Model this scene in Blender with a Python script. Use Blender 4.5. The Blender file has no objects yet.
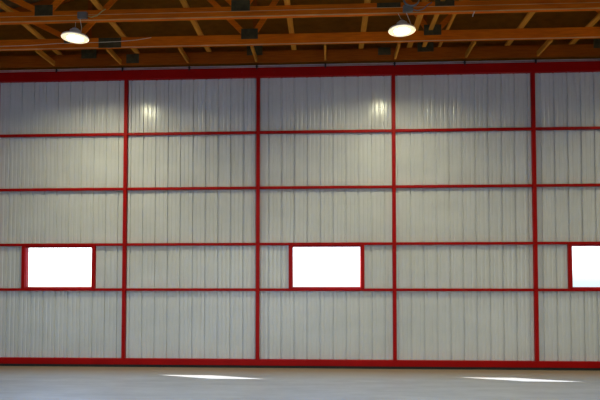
import bpy, bmesh, math, random
from mathutils import Vector, Matrix
random.seed(4)
S = bpy.context.scene
COL = S.collection
PI = math.pi

# ------------------------------------------------------------------ materials
def newmat(name):
    m = bpy.data.materials.new(name); m.use_nodes = True
    nt = m.node_tree
    return m, nt, nt.nodes['Principled BSDF'], nt.nodes, nt.links

def coords(ns, ls, scale, kind='Object'):
    tc = ns.new('ShaderNodeTexCoord'); mp = ns.new('ShaderNodeMapping')
    mp.inputs['Scale'].default_value = scale
    ls.new(tc.outputs[kind], mp.inputs['Vector'])
    return mp.outputs['Vector']

def ramp(ns, ls, fac, stops):
    r = ns.new('ShaderNodeValToRGB'); e = r.color_ramp.elements
    e[0].position, e[0].color = stops[0][0], (*stops[0][1], 1)
    e[1].position, e[1].color = stops[-1][0], (*stops[-1][1], 1)
    for p, c in stops[1:-1]:
        k = e.new(p); k.color = (*c, 1)
    ls.new(fac, r.inputs[0]); return r.outputs[0]

def noise(ns, ls, vec, scale, detail=4, rough=.55):
    n = ns.new('ShaderNodeTexNoise'); n.inputs['Scale'].default_value = scale
    n.inputs['Detail'].default_value = detail; n.inputs['Roughness'].default_value = rough
    ls.new(vec, n.inputs['Vector']); return n.outputs['Fac']

def bump(ns, ls, b, h, strength, dist):
    bm = ns.new('ShaderNodeBump'); bm.inputs['Strength'].default_value = strength
    bm.inputs['Distance'].default_value = dist
    ls.new(h, bm.inputs['Height']); ls.new(bm.outputs[0], b.inputs['Normal'])

def simple(name, col, rough=.5, metal=0, var=.12, nscale=6, spec=.5):
    m, nt, b, ns, ls = newmat(name)
    v = coords(ns, ls, (1, 1, 1))
    f = noise(ns, ls, v, nscale)
    lo = tuple(c * (1 - var) for c in col); hi = tuple(min(1, c * (1 + var)) for c in col)
    ls.new(ramp(ns, ls, f, [(.3, lo), (.7, hi)]), b.inputs['Base Color'])
    b.inputs['Roughness'].default_value = rough; b.inputs['Metallic'].default_value = metal
    b.inputs['Specular IOR Level'].default_value = spec
    return m

def wood(name, a, c, scale):
    m, nt, b, ns, ls = newmat(name)
    v = coords(ns, ls, scale)
    f = noise(ns, ls, v, 3.0, 6, .6)
    v2 = coords(ns, ls, (.8, .8, .8))
    g = noise(ns, ls, v2, 1.3, 2)
    mx = ns.new('ShaderNodeMix'); mx.data_type = 'RGBA'; mx.blend_type = 'MULTIPLY'
    mx.inputs[0].default_value = .6
    ls.new(ramp(ns, ls, f, [(.3, a), (.7, c)]), mx.inputs[6])
    ls.new(ramp(ns, ls, g, [(.3, (.62, .55, .5)), (.7, (1, 1, 1))]), mx.inputs[7])
    ls.new(mx.outputs[2], b.inputs['Base Color'])
    b.inputs['Roughness'].default_value = .7
    b.inputs['Specular IOR Level'].default_value = .12
    bump(ns, ls, b, f, .2, .004)
    return m

WOODX = wood('lumber_along_width', (.70, .135, .002), (.95, .215, .004), (1.2, 14, 14))
WOODY = wood('lumber_along_depth', (.60, .22, .015), (.78, .34, .04), (14, 1.2, 14))
WOOD_MAIN = WOODX
PALE = wood('pale_wood_edge', (.70, .36, .13), (.95, .60, .28), (1.2, 14, 14))
WOODG = wood('shaded_lumber_along_width', (.30, .062, .001), (.44, .10, .003), (1.2, 14, 14))  # truss lumber with the shade at the gable put into its colour
PLY = wood('sheathing_board', (.24, .085, .004), (.34, .12, .006), (2, 2, 5))
DECK = wood('roof_deck_board', (.16, .085, .03), (.28, .16, .06), (2, 2, 5))
RED = simple('red_painted_steel', (.37, .003, .0025), .45, 0, .10, 3, .12)
SILVER = simple('zinc_tube', (.62, .48, .44), .5, .1)
BLACK = simple('black_steel', (.012, .011, .012), .5)
RUBBER = simple('black_rubber', (.012, .012, .012), .8)
PLATE = simple('dull_steel_plate', (.075, .058, .024), .55, .1, .3, 12, .2)
BOXM = simple('grey_junction_box_metal', (.22, .20, .17), .5, .3, .2)
CABLE = simple('pale_cable_jacket', (.75, .60, .42), .5)
YCABLE = simple('yellow_cable_jacket', (.55, .42, .12), .5)
ROPE = simple('white_cord_fibre', (.75, .7, .6), .8)
HOUS = simple('pale_lamp_housing', (.75, .74, .72), .4)
WALLM = simple('wall_lining', (.20, .19, .20), .5, 0, .05)
VINYL = simple('red_window_frame_paint', (.40, .006, .006), .45, 0, .1, 3, .12)

def m_siding():
    m, nt, b, ns, ls = newmat('white_painted_sheet_steel')
    v = coords(ns, ls, (.5, 1, .9))
    f = noise(ns, ls, v, 2.2, 4)
    v2 = coords(ns, ls, (18, 1, .5))
    g = noise(ns, ls, v2, 1.5, 3)
    mx = ns.new('ShaderNodeMix'); mx.data_type = 'RGBA'; mx.blend_type = 'MULTIPLY'; mx.inputs[0].default_value = 1
    ls.new(ramp(ns, ls, f, [(.3, (.60, .61, .61)), (.7, (.67, .675, .67))]), mx.inputs[6])
    ls.new(ramp(ns, ls, g, [(.3, (.97, .97, .97)), (.7, (1, 1, 1))]), mx.inputs[7])
    ls.new(mx.outputs[2], b.inputs['Base Color'])
    b.inputs['Roughness'].default_value = .20
    v3 = coords(ns, ls, (5, 1, .35))
    h = noise(ns, ls, v3, 1.6, 2)
    bump(ns, ls, b, h, .05, .010)
    return m
SIDING = m_siding()

def m_floor():
    m, nt, b, ns, ls = newmat('smooth_concrete')
    v = coords(ns, ls, (1, 1, 1))
    f = noise(ns, ls, v, .55, 5, .6)
    g = noise(ns, ls, v, 5, 6, .7)
    v2 = coords(ns, ls, (.5, 2.2, 1))
    q = noise(ns, ls, v2, 2.1, 5, .65)
    def mul(a, c, fac=1):
        x = ns.new('ShaderNodeMix'); x.data_type = 'RGBA'; x.blend_type = 'MULTIPLY'; x.inputs[0].default_value = fac
        ls.new(a, x.inputs[6]); ls.new(c, x.inputs[7]); return x.outputs[2]
    c = ramp(ns, ls, f, [(.3, (.37, .39, .46)), (.7, (.45, .46, .51))])
    c = mul(c, ramp(ns, ls, g, [(.3, (.90, .90, .90)), (.7, (1, 1, 1))]))
    c = mul(c, ramp(ns, ls, q, [(.35, (.80, .80, .82)), (.62, (1, 1, 1))]))
    # tan strip painted along the big door for its reflection and shade
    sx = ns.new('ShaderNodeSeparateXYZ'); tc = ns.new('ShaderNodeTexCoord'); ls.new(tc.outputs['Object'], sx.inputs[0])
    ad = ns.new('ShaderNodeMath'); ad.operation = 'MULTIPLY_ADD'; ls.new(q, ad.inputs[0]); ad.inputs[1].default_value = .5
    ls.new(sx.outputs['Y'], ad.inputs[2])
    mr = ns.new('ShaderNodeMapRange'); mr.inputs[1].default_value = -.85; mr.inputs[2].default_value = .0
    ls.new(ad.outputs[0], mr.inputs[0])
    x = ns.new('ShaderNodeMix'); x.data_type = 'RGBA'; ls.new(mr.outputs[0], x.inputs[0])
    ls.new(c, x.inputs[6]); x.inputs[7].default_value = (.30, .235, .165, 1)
    ls.new(x.outputs[2], b.inputs['Base Color'])
    b.inputs['Roughness'].default_value = .42
    bump(ns, ls, b, g, .08, .003)
    return m
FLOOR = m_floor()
APRON = simple('sunlit_gravel', (.24, .24, .245), .9, 0, .1, 2)

def m_glass():
    m, nt, b, ns, ls = newmat('clear_window_glass')
    ns.remove(b)
    out = ns['Material Output']
    t = ns.new('ShaderNodeBsdfTransparent'); t.inputs[0].default_value = (.93, .95, .95, 1)
    g = ns.new('ShaderNodeBsdfGlossy'); g.inputs['Roughness'].default_value = .03
    lw = ns.new('ShaderNodeLayerWeight'); lw.inputs['Blend'].default_value = .5
    pw = ns.new('ShaderNodeMath'); pw.operation = 'POWER'; ls.new(lw.outputs['Facing'], pw.inputs[0]); pw.inputs[1].default_value = 5
    fr = ns.new('ShaderNodeMath'); fr.operation = 'MULTIPLY_ADD'; ls.new(pw.outputs[0], fr.inputs[0]); fr.inputs[1].default_value = .9; fr.inputs[2].default_value = .05
    nz = ns.new('ShaderNodeTexNoise'); nz.inputs['Scale'].default_value = 3
    bp = ns.new('ShaderNodeBump'); bp.inputs['Strength'].default_value = .02
    ls.new(nz.outputs['Fac'], bp.inputs['Height']); ls.new(bp.outputs[0], g.inputs['Normal'])
    mx = ns.new('ShaderNodeMixShader')
    ls.new(fr.outputs[0], mx.inputs[0]); ls.new(t.outputs[0], mx.inputs[1]); ls.new(g.outputs[0], mx.inputs[2])
    ls.new(mx.outputs[0], out.inputs[0])
    return m
GLASS = m_glass()

def m_lens(name, col, st):
    m, nt, b, ns, ls = newmat(name)
    v = coords(ns, ls, (1, 1, 1))
    n = noise(ns, ls, v, 30, 1)
    ls.new(ramp(ns, ls, n, [(.2, tuple(c * .95 for c in col)), (.8, col)]), b.inputs['Emission Color'])
    b.inputs['Emission Strength'].default_value = st
    b.inputs['Base Color'].default_value = (.8, .8, .8, 1)
    return m
LAMP_COL = (1, .945, .60)
FILL_COL = (.08, .39, 1)
LENS = m_lens('lit_lamp_lens', LAMP_COL, 60)
LENSC = m_lens('cool_fill_lens', FILL_COL, 12)
RIMC = m_lens('lit_cool_fill_diffuser_rim', (.86, .93, 1), .7)
RIM = m_lens('lit_diffuser_rim', (1, .80, .45), 1.0)

# ------------------------------------------------------------------ mesh helpers
def box(bm, x0, x1, y0, y1, z0, z1, M=None):
    vs = [Vector(p) for p in ((x0,y0,z0),(x1,y0,z0),(x1,y1,z0),(x0,y1,z0),(x0,y0,z1),(x1,y0,z1),(x1,y1,z1),(x0,y1,z1))]
    if M is not None: vs = [M @ v for v in vs]
    v = [bm.verts.new(p) for p in vs]
    for f in ((0,3,2,1),(4,5,6,7),(0,1,5,4),(1,2,6,5),(2,3,7,6),(3,0,4,7)):
        bm.faces.new([v[i] for i in f])

def lathe(bm, prof, n=32, M=None):
    rings = []
    for r, z in prof:
        if r < 1e-5:
            p = Vector((0, 0, z)); rings.append([bm.verts.new(M @ p if M else p)])
        else:
            ring = []
            for i in range(n):
                p = Vector((r*math.cos(2*PI*i/n), r*math.sin(2*PI*i/n), z)); ring.append(bm.verts.new(M @ p if M else p))
            rings.append(ring)
    for a, b in zip(rings, rings[1:]):
        for i in range(n):
            j = (i+1) % n
            if len(a) == 1: bm.faces.new((a[0], b[i], b[j]))
            elif len(b) == 1: bm.faces.new((a[i], b[0], a[j]))
            else: bm.faces.new((a[i], b[i], b[j], a[j]))

def tube(bm, pts, r, n=8):
    pts = [Vector(p) for p in pts]; prev = None
    for i, p in enumerate(pts):
        d = (pts[min(i+1, len(pts)-1)] - pts[max(i-1, 0)]).normalized()
        up = Vector((0, 0, 1)) if abs(d.z) < .95 else Vector((0, 1, 0))
        a = d.cross(up).normalized(); b = d.cross(a)
        ring = [bm.verts.new(p + (a*math.cos(2*PI*k/n) + b*math.sin(2*PI*k/n))*r) for k in range(n)]
        if prev:
            for k in range(n): bm.faces.new((prev[k], prev[(k+1) % n], ring[(k+1) % n], ring[k]))
        else: first = ring
        prev = ring
    bm.faces.new(first[::-1]); bm.faces.new(prev)

def finish(bm, name, mat, parent=None, bevel=0, smooth=False):
    bmesh.ops.recalc_face_normals(bm, faces=bm.faces[:])
    me = bpy.data.meshes.new(name); bm.to_mesh(me); bm.free()
    me.materials.append(mat)
    o = bpy.data.objects.new(name, me); COL.objects.link(o)
    if parent is not None:
        o.parent = parent; o.matrix_parent_inverse = Matrix.Translation(-parent.location)
    if smooth:
        for p in me.polygons: p.use_smooth = True
    if bevel:
        b = o.modifiers.new('edge', 'BEVEL'); b.width = bevel; b.segments = 2; b.limit_method = 'ANGLE'
    return o

def bx(name, mat, x0, x1, y0, y1, z0, z1, parent=None, bevel=0):
    bm = bmesh.new(); box(bm, x0, x1, y0, y1, z0, z1)
    return finish(bm, name, mat, parent, bevel)

def root(name, loc, label, cat, group=None, kind=None):
    o = bpy.data.objects.new(name, None); o.location = loc; o.empty_display_size = .2
    COL.objects.link(o); tag(o, label, cat, group, kind); return o

def tag(o, label, cat, group=None, kind=None):
    o['label'] = label; o['category'] = cat
    if group: o['group'] = group
    if kind: o['kind'] = kind
    return o

# ------------------------------------------------------------------ key dimensions (metres; door inner face is y = 0)
BAY = 2.486; X0 = -6.259
POSTS = [X0 + BAY*k for k in range(-1, 7)]
POSTS[5] += .02
FZ = -.022                    # floor level under the door
DL, DR = POSTS[0] - .0375, POSTS[-1] + .0375
L1, L2, L3, L4 = 4.301, 3.271, 2.233, 1.397
WL, WR = -9.1, 9.5            # side walls
YB = -19.0                    # back wall
RIDGE_X = .215
def roof_z(x): return 8.25 - abs(x - RIDGE_X)*.25

# ------------------------------------------------------------------ room shell
tag(bx('floor', FLOOR, WL-.2, WR+.2, YB-.2, .25, -.2, FZ), 'smooth grey concrete hangar floor with a tan strip painted by the door for its reflection and shade', 'floor', kind='structure')
tag(bx('ground', APRON, -120, 120, -120, 160, -.45, -.205), 'pale open ground outside the building', 'ground', kind='structure')

def wall_y(name, y0, y1, holes_x, zh, label, mat=WALLM):
    """wall across the width with a gable top and one opening from the floor up to zh"""
    bm = bmesh.new()
    def prism(xs):
        lo = [(x, z0) for x, z0, z1 in xs]; hi = [(x, z1) for x, z0, z1 in xs]
        for (xa, za0, za1), (xb, zb0, zb1) in zip(xs, xs[1:]):
            p = [(xa, za0), (xb, zb0), (xb, zb1), (xa, za1)]
            f = [bm.verts.new((x, y0, z)) for x, z in p]; b = [bm.verts.new((x, y1, z)) for x, z in p]
            bm.faces.new(f); bm.faces.new(b[::-1])
            for i in range(4): bm.faces.new((f[i], b[i], b[(i+1) % 4], f[(i+1) % 4]))
    a, b = holes_x
    prism([(WL, FZ, roof_z(WL)), (a, FZ, roof_z(a))])
    prism([(a, zh, roof_z(a)), (RIDGE_X, zh, roof_z(RIDGE_X)), (b, zh, roof_z(b))])
    prism([(b, FZ, roof_z(b)), (WR, FZ, roof_z(WR))])
    o = finish(bm, name, mat); return tag(o, label, 'wall', kind='structure')
wall_y('wall_front', .05, .17, (DL-.03, DR+.03), 5.565, 'dark brown board gable wall above the big door', PLY)
wall_y('wall_back', YB-.15, YB, (-7.0, 1.0), 3.6, 'back wall with a wide doorway added to let in sky light')  # doorway added out of view to bring in bluish daylight
tag(bx('wall_left', WALLM, WL-.15, WL, YB, .17, FZ, roof_z(WL)), 'left side wall of the hangar', 'wall', kind='structure')
tag(bx('wall_right', WALLM, WR, WR+.15, YB, .17, FZ, roof_z(WR)), 'right side wall of the hangar', 'wall', kind='structure')
bm = bmesh.new()
for xa, xb in ((WL-.4, RIDGE_X), (RIDGE_X, WR+.4)):
    za, zb = roof_z(xa), roof_z(xb)
    p = [(xa, za), (xb, zb), (xb, zb+.06), (xa, za+.06)]
    f = [bm.verts.new((x, YB-.4, z)) for x, z in p]; b = [bm.verts.new((x, .5, z)) for x, z in p]
    bm.faces.new(f); bm.faces.new(b[::-1])
    for i in range(4): bm.faces.new((f[i], b[i], b[(i+1) % 4], f[(i+1) % 4]))
tag(finish(bm, 'ceiling', DECK), 'brown board underside of the pitched roof', 'ceiling', kind='structure')

# ------------------------------------------------------------------ the big hangar door
door = root('door_1', (RIDGE_X, 0, FZ), 'big white steel hangar door in a red tube frame with windows', 'hangar door', kind='structure')
FY0, FY1 = -.018, .051
bx('header_beam', RED, DL, DR, -.020, .075, 5.329, 5.505, door, .006)
bx('bottom_rail', RED, DL, DR, -.020,   .075, .022, .133, door, .006)
bx('rubber_seal', RUBBER, DL, DR, -.012, .06, FZ, .024, door)
for x in POSTS:
    bx('post', RED, x-.032, x+.032, FY0, FY1, .131, 5.331, door, .005)
for z in (L1, L2, L3, L4):
    bx('girt', RED, DL+.01, DR-.01, 0, .0505, z-.024, z+.024, door, .004)
# bolts in the header, one pair around each post
for x in POSTS:
    for s in (-1, 1):
        bm = bmesh.new()
        lathe(bm, [(0, 0), (.022, 0), (.022, .006), (.012, .006), (.012, .016), (0, .016)], 12,
              Matrix.Translation((x + s*.30, -.020, 5.43)) @ Matrix.Rotation(PI/2, 4, 'X'))
        finish(bm, 'bolt', RED, door)
# windows : jambs between the third and the bottom girt
WINS = [(-5.655, -4.398), (-.645, .585), (4.352, 5.60)]
WZ0, WZ1 = 1.447, 2.180
for a, b in WINS:
    bm = bmesh.new()
    box(bm, a-.074, a-.008, -.004, .0505, L4+.024, L3-.024)          # welded steel jambs
    box(bm, b+.008, b+.074, -.004, .0505, L4+.024, L3-.024)
    wf = finish(bm, 'window', RED, door, .004)
    bm = bmesh.new()                                               # inner sash frame
    box(bm, a-.02, a, .03, .122, WZ0-.03, WZ1+.03); box(bm, b, b+.02, .03, .122, WZ0-.03, WZ1+.03)
    box(bm, a, b, .03, .122, WZ0-.03, WZ0); box(bm, a, b, .03, .122, WZ1, WZ1+.03)
    finish(bm, 'window_frame', VINYL, wf, .002)
    bm = bmesh.new(); box(bm, a, b, .112, .116, WZ0, WZ1)
    finish(bm, 'window_pane', GLASS, wf)
# ribbed steel sheets, one run per bay
PITCH = .2352; R0 = -6.03
def profile(xa, xb):
    pts = []
    k0 = int((xa - R0)/PITCH) - 2; k1 = int((xb - R0)/PITCH) + 2
    for k in range(k0, k1+1):
        c = R0 + k*PITCH
        for dx, dy in ((-.0165, 0), (-.0105, .024), (.0105, .024), (.0165, 0)):
            pts.append((c+dx, dy))
        for q in (1/3, 2/3):
            m = c + q*PITCH
            for dx, dy in ((-.017, 0), (-.011, .0024), (-.004, .0043), (.004, .0043), (.011, .0024), (.017, 0)):
                pts.append((m+dx, dy))
    def y_at(x):
        for (x1, y1), (x2, y2) in zip(pts, pts[1:]):
            if x1 <= x <= x2: return y1 + (y2-y1)*(x-x1)/(x2-x1)
        return 0
    return [(xa, y_at(xa))] + [p for p in pts if xa < p[0] < xb] + [(xb, y_at(xb))], y_at
SB, ST = .06, 5.42
for i, (xa, xb) in enumerate(zip(POSTS, POSTS[1:])):
    win = next((w for w in WINS if xa < w[0] < xb), None)
    segs = [(xa, xb, SB, ST)]
    if win:
        a, b = win[0]-.01, win[1]+.01
        segs = [(xa, a, SB, ST), (a, b, SB, WZ0-.01), (a, b, WZ1+.01, ST), (b, xb, SB, ST)]
    bm = bmesh.new()
    for a, b, z0, z1 in segs:
        pts, _ = profile(a, b)
        nz = max(1, int((z1-z0)/.6))
        prev = None
        for x, y in pts:
            colv = [bm.verts.new((x, .052+y, z0+(z1-z0)*j/nz)) for j in range(nz+1)]
            if prev:
                for j in range(nz): bm.faces.new((prev[j], colv[j], colv[j+1], prev[j+1]))
            prev = colv
    bmesh.ops.remove_doubles(bm, verts=bm.verts[:], dist=1e-5)
    o = finish(bm, 'siding_panel', SIDING, door)
    so = o.modifiers.new('gauge', 'SOLIDIFY'); so.thickness = .0012; so.offset = 1
# hinge line above the header
BL = [-.044 + 1.267*n for n in range(-6, 7)]
bm = bmesh.new(); tube(bm, [(DL+.02, .012, 5.522), (DR-.02, .012, 5.522)], .010, 12); tube(bm, [(DL+.02, .012, 5.550), (DR-.02, .012, 5.550)], .010, 12)
finish(bm, 'hinge_tube', SILVER, door, smooth=True)
bx('hinge_backing', RED, DL, DR, .047, .06, 5.503, 5.572, door)
for x in BL:
    bm = bmesh.new(); box(bm, x-.028, x+.028, .005, .05, 5.503, 5.566); box(bm, x-.012, x+.012, -.022, .01, 5.47, 5.552)
    finish(bm, 'hinge', BLACK, door, .003)

# ------------------------------------------------------------------ roof trusses
JB = [-7.56, -4.45, -1.34, 1.77, 4.88, 7.99]
JT = [-6.0, -2.9, RIDGE_X, 3.33, 6.43]
def beam_between(bm, p, q, w, y0, y1):
    p, q = Vector(p), Vector(q); d = q - p; L = d.length; a = math.atan2(d.z, d.x)
    M = Matrix.Translation(p) @ Matrix.Rotation(-a, 4, 'Y')
    box(bm, 0, L, y0 - p.y, y1 - p.y, -w/2, w/2, M)
def truss(y, zb, label, ledger, shifts):
    """y is the face towards the room; the members are 38 mm lumber"""
    t = root('roof_truss', (RIDGE_X, y, zb), label, 'roof truss', 'wooden roof trusses')
    zt = 5.785
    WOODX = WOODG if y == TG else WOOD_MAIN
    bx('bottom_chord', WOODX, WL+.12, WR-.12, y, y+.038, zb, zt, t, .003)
    if ledger:
        bx('ledger_board', WOODX, WL+.12, WR-.12, y-.030, y-.001, zb+.002, zb+.090, t, .003)
    if y != TG:
        bx('edge_strip', PALE, WL+.12, WR-.12, y-(.033 if ledger else .003), y-(.030 if ledger else .0), zb, zb+.015, t)['label'] = 'pale lower edge of the chord'
    if ledger:
        bx('edge_strip', PALE, WL+.12, WR-.12, y-.031, y-.012, zb+.090, zb+.097, t)['label'] = 'pale upper edge of the ledger board'
    for s, xe in ((-1, WL+.12), (1, WR-.12)):
        bm = bmesh.new()
        beam_between(bm, (xe, y, roof_z(xe)-.10), (RIDGE_X, y, roof_z(RIDGE_X)-.10), .14, y, y+.038)
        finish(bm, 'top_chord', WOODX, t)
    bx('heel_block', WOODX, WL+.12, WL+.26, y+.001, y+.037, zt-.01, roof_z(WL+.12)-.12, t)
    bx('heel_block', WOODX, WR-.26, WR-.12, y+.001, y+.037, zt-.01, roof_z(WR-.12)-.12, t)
    for jb in JB:
        for jt in [j for j in JT if abs(j - jb) < 1.7 and y != TG]:
            bm = bmesh.new()
            beam_between(bm, (jb + (.06 if jt > jb else -.06), y, zt-.01), (jt, y, roof_z(jt)-.16), .089, y+.002, y+.036)
            finish(bm, 'web', WOODX, t)
        if y == TG:
            bm = bmesh.new(); beam_between(bm, (jb, y, zt-.01), (jb, y, roof_z(jb)-.17), .07, y+.004, y+.034)
            finish(bm, 'web', WOODX, t)
        bx('gusset_plate', PLATE, jb-.145, jb+.145, y-.004, y+.0, 5.705, 5.885, t)
    for x, w, z0, z1 in shifts:
        bx('splice_plate', PLATE, x-w/2, x+w/2, y-.004, y, z0, z1, t)
    return t
T1, T2, TG = -1.765, -.785, -.10
truss(T1, 5.602, 'wooden roof truss nearest the viewer, with the lamps hanging under it', True, [(.93, .36, 5.695, 5.785)])
truss(T2, 5.602, 'wooden roof truss in the middle, with a cable sagging along its left part', False, [(-3.78, .40, 5.605, 5.78)])
truss(TG, 5.570, 'wooden roof truss right above the red door header', False, [(-3.62, .24, 5.60, 5.77), (1.03, .23, 5.66, 5.80)])

# long flat boards lying across the chords, running away from the viewer
RX = [-5.01, -3.54, -2.19, -.615, .607, 1.48, 1.74, 2.02, 3.23, 4.36]
names = ['leftmost flat board across the truss chords', 'flat board across the truss chords just right of the left lamp',
         'yellow flat board across the truss chords, third from the left', 'flat board across the chords, first one left of the middle',
         'flat board across the chords left of the right lamp', 'flat board across the chords just right of the right lamp',
         'narrow flat board across the chords, second right of the right lamp', 'flat board across the chords, third right of the right lamp',
         'flat board across the chords, second from the right end', 'rightmost flat board across the truss chords']
RW = [.089, .089, .089, .089, .089, .089, .07, .05, .089, .089]
for x, lb, w in zip(RX, names, RW):
    tag(bx('bracing_board', WOODY, x-w/2, x+w/2, -2.6, -.06, 5.7865, 5.8245, None, .003), lb, 'board', 'boards across the truss chords')
# short blocks on edge between the middle and the last truss
names = ['first', 'second', 'third', 'fourth', 'fifth', 'sixth', 'seventh', 'eighth']
for i, n in enumerate(range(-4, 4)):
    x = -.044 + 1.267*n
    tag(bx('blocking_board', WOODY, x-.019, x+.019, T2+.0381, TG-.0002, 5.578, 5.667, None, .002),
        'thin wooden block between the two rear trusses, %s from the left' % names[i], 'board', 'blocks between the two rear trusses')

# ------------------------------------------------------------------ lamps
def make_lamp(x, y, z, hang, label, swap):
    t = root('ceiling_lamp', (x, y, z), label, 'lamp', 'round lamps under the roof trusses')
    T = Matrix.Translation((x, y, z))
    bm = bmesh.new()
    lathe(bm, [(.203, -.006), (.207, .004), (.195, .022), (.13, .050), (.085, .060), (.080, .115), (.050, .125), (.05, .14), (0, .14)], 40, T)
    finish(bm, 'housing', HOUS, t, smooth=True)
    bm = bmesh.new(); lathe(bm, [(.118, -.010), (.160, -.012), (.201, -.006), (.203, 0)], 40, T)
    finish(bm, 'diffuser_rim', RIM, t, smooth=True)
    bm = bmesh.new(); lathe(bm, [(0, -.022), (.05, -.021), (.09, -.017), (.118, -.0105)], 40, T)
    finish(bm, 'lens', LENS, t, smooth=True)
    bm = bmesh.new()
    lathe(bm, [(0, .14), (.016, .14), (.016, .17), (0, .17)], 12, T)
    finish(bm, 'hook', BOXM, t)
    h = hang - z
    bm = bmesh.new()
    if swap:
        tube(bm, [(x, y, z+.16), (x-.035, y-.02, z+.16+(h-.16)*.5), (x-.06, y-.03, hang)], .004, 6)
        tube(bm, [(x+.15, y-.02, z+.04), (x+.11, y-.03, z+.14), (x+.06, y-.05, hang)], .006, 6)
    else:
        tube(bm, [(x, y, z+.16), (x+.004, y, hang)], .004, 6)
        tube(bm, [(x+.10, y-.02, z+.05), (x+.115, y-.03, z+.15), (x+.095, y-.05, hang+.03)], .006, 6)
    finish(bm, 'cord', CABLE, t)
    return t
ZL = 5.352
lampA = make_lamp(-3.943, T1+.005, ZL, 5.602, 'round lit ceiling lamp on the left', False)
lampB = make_lamp(1.126, T1+.005, ZL, 5.602, 'round lit ceiling lamp right of the middle, under a coil of cable', True)
def copy_lamp(src, loc, label):
    r = src.copy(); COL.objects.link(r); r.location = loc; r['label'] = label
    for ch in list(src.children):
        c = ch.copy(); COL.objects.link(c); c.parent = r; c.matrix_parent_inverse = ch.matrix_parent_inverse.copy()
    return r
def bulb(lamp, name, col, power, spread):
    # the light source of a lamp: a disc the size of its lens, shining down
    l = bpy.data.lights.new(name, 'AREA'); l.shape = 'DISK'; l.size = .23
    l.energy = power; l.color = col; l.spread = math.radians(spread)
    o = bpy.data.objects.new(name, l); COL.objects.link(o)
    o.parent = lamp; o.location = (0, 0, -.0235)
COLS = (-3.943, 1.126, 6.2)
WARM_W, FILL_W = 51, 48
lampC = copy_lamp(lampA, (6.2, T1+.005, ZL), 'round lit ceiling lamp under the nearest truss, beyond the right picture edge')
for lp, p in ((lampA, 1.12), (lampB, .95), (lampC, .6)): bulb(lp, 'lamp_light', LAMP_COL, WARM_W*p, 154)
for y in (-5.0, -8.4, -11.8):  # unseen blue lamps added to cool the floor and lower wall
    for x in COLS:
        lp = copy_lamp(lampA, (x, y, ZL), 'unseen blue fill lamp added behind the viewer')
        lp['group'] = 'added blue fill lamps behind the viewer'
        for c in lp.children:
            if c.name.startswith('lens'): c.data = c.data.copy(); c.data.materials[0] = LENSC
            if c.name.startswith('diffuser'): c.data = c.data.copy(); c.data.materials[0] = RIMC
        bulb(lp, 'lamp_light', FILL_COL, FILL_W*{-3.943: 1.35, 1.126: .75, 6.2: .35}[x], 115)

def junction(x, z, label, coil):
    t = root('junction_box', (x, T1-.03, z), label, 'junction box')
    y = T1-.031
    bm = bmesh.new(); box(bm, x-.075, x+.075, y-.055, y, z-.05, z+.05)
    finish(bm, 'box', BOXM, t, .006)
    bm = bmesh.new(); box(bm, x-.065, x+.065, y-.060, y-.0555, z-.04, z+.04)
    finish(bm, 'cover', BOXM, t, .002)
    bm = bmesh.new()
    pts = [(x+.07, y-.03, z-.01), (x+.14, y-.035, z-.035), (x+.23, y-.03, z-.01), (x+.30, y-.02, z+.06), (x+.36, y-.01, z+.10)]
    tube(bm, pts, .008, 8); finish(bm, 'cable', YCABLE if not coil else BOXM, t, smooth=True)
    if coil:
        bm = bmesh.new(); pts = []
        for i in range(97):
            a = 2*PI*i/32
            pts.append((x+.05+math.cos(a)*.115, y-.03-i*.0005, z+.14+math.sin(a)*.115))
        tube(bm, pts, .010, 8); finish(bm, 'cable_coil', BOXM, t, smooth=True)
    return t
junction(-3.80, 5.675, 'grey junction box with loose cable above the left lamp', False)
junction(1.21, 5.655, 'grey junction box with a round coil of cable above the right lamp', True)

# sagging cable along the middle truss
CP = CABLE_PTS = [(-6.6, 5.69), (-5.75, 5.668), (-5.2, 5.672), (-4.75, 5.695), (-4.3, 5.700), (-4.0, 5.700), (-3.6, 5.708), (-3.3, 5.728), (-3.05, 5.765)]
bm = bmesh.new(); tube(bm, [(x, T2-.0085, z) for x, z in CP], .005, 8)
tag(finish(bm, 'electrical_cable', CABLE, smooth=True), 'thin pale cable sagging along the middle truss at the left', 'cable')
bm = bmesh.new(); tube(bm, [(2.20, T1-.036, 5.60), (2.20, T1-.04, 5.585), (2.185, T1-.04, 5.56), (2.175, T1-.038, 5.525)], .008, 6)
tag(finish(bm, 'cord_end', ROPE), 'short white cord end hanging under the nearest truss', 'cord')

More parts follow.
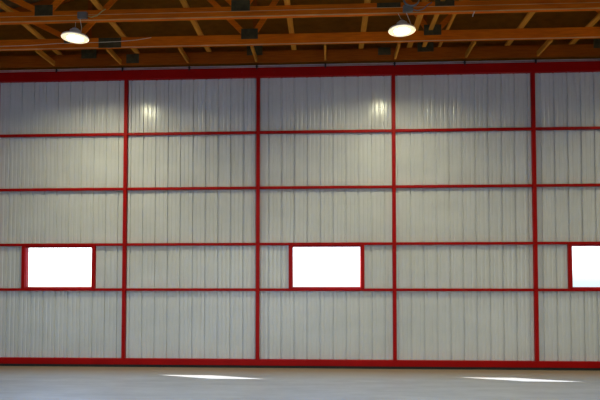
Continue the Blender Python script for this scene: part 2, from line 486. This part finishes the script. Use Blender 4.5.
# ------------------------------------------------------------------ light
w = bpy.data.worlds.new('sky'); S.world = w; w.use_nodes = True
ns, ls = w.node_tree.nodes, w.node_tree.links
sky = ns.new('ShaderNodeTexSky'); sky.sky_type = 'NISHITA'; sky.sun_disc = False
sky.sun_elevation = math.radians(28.7)
sd = Vector((-1.70, .585, 1.0)).normalized()          # towards the sun
sky.sun_rotation = math.atan2(sd.x, sd.y)
sky.air_density = 1.0; sky.dust_density = 1.5
tint = ns.new('ShaderNodeMix'); tint.data_type = 'RGBA'; tint.blend_type = 'MULTIPLY'; tint.inputs[0].default_value = 1
ls.new(sky.outputs[0], tint.inputs[6]); tint.inputs[7].default_value = (.80, .95, 1.30, 1)      # cool morning sky
ls.new(tint.outputs[2], ns['Background'].inputs[0]); ns['Background'].inputs[1].default_value = .85
su = bpy.data.lights.new('sun', 'SUN'); su.energy = 36; su.angle = math.radians(.53); su.color = (1, .95, .86)
so = bpy.data.objects.new('sun', su); COL.objects.link(so)
so.rotation_euler = sd.to_track_quat('Z', 'Y').to_euler(); so.location = sd*30
# portal in the added rear doorway (guides the sampling of the sky, gives off nothing itself)
po = bpy.data.lights.new('sky_portal', 'AREA'); po.shape = 'RECTANGLE'; po.size = 8.0; po.size_y = 3.6
po.cycles.is_portal = True
pob = bpy.data.objects.new('sky_portal', po); COL.objects.link(pob)
pob.location = (-3.0, YB+.02, 1.8); pob.rotation_euler = (PI/2, 0, 0)

# ------------------------------------------------------------------ camera
cam = bpy.data.cameras.new('camera'); co = bpy.data.objects.new('camera', cam); COL.objects.link(co)
cam.sensor_width = 36; cam.lens = 33.6; cam.shift_y = 61.6/600; cam.clip_end = 500
co.location = (0, -10.195, 1.54); co.rotation_euler = (PI/2+.0362, 0, .0501)
S.camera = co
S.view_settings.view_transform = 'Standard'; S.view_settings.look = 'None'
S.view_settings.gamma = 1; S.view_settings.exposure = 0.0
S.view_settings.use_curve_mapping = False
S.cycles.use_denoising = True
S.cycles.max_bounces = 10; S.cycles.diffuse_bounces = 6
S.cycles.sample_clamp_indirect = 6
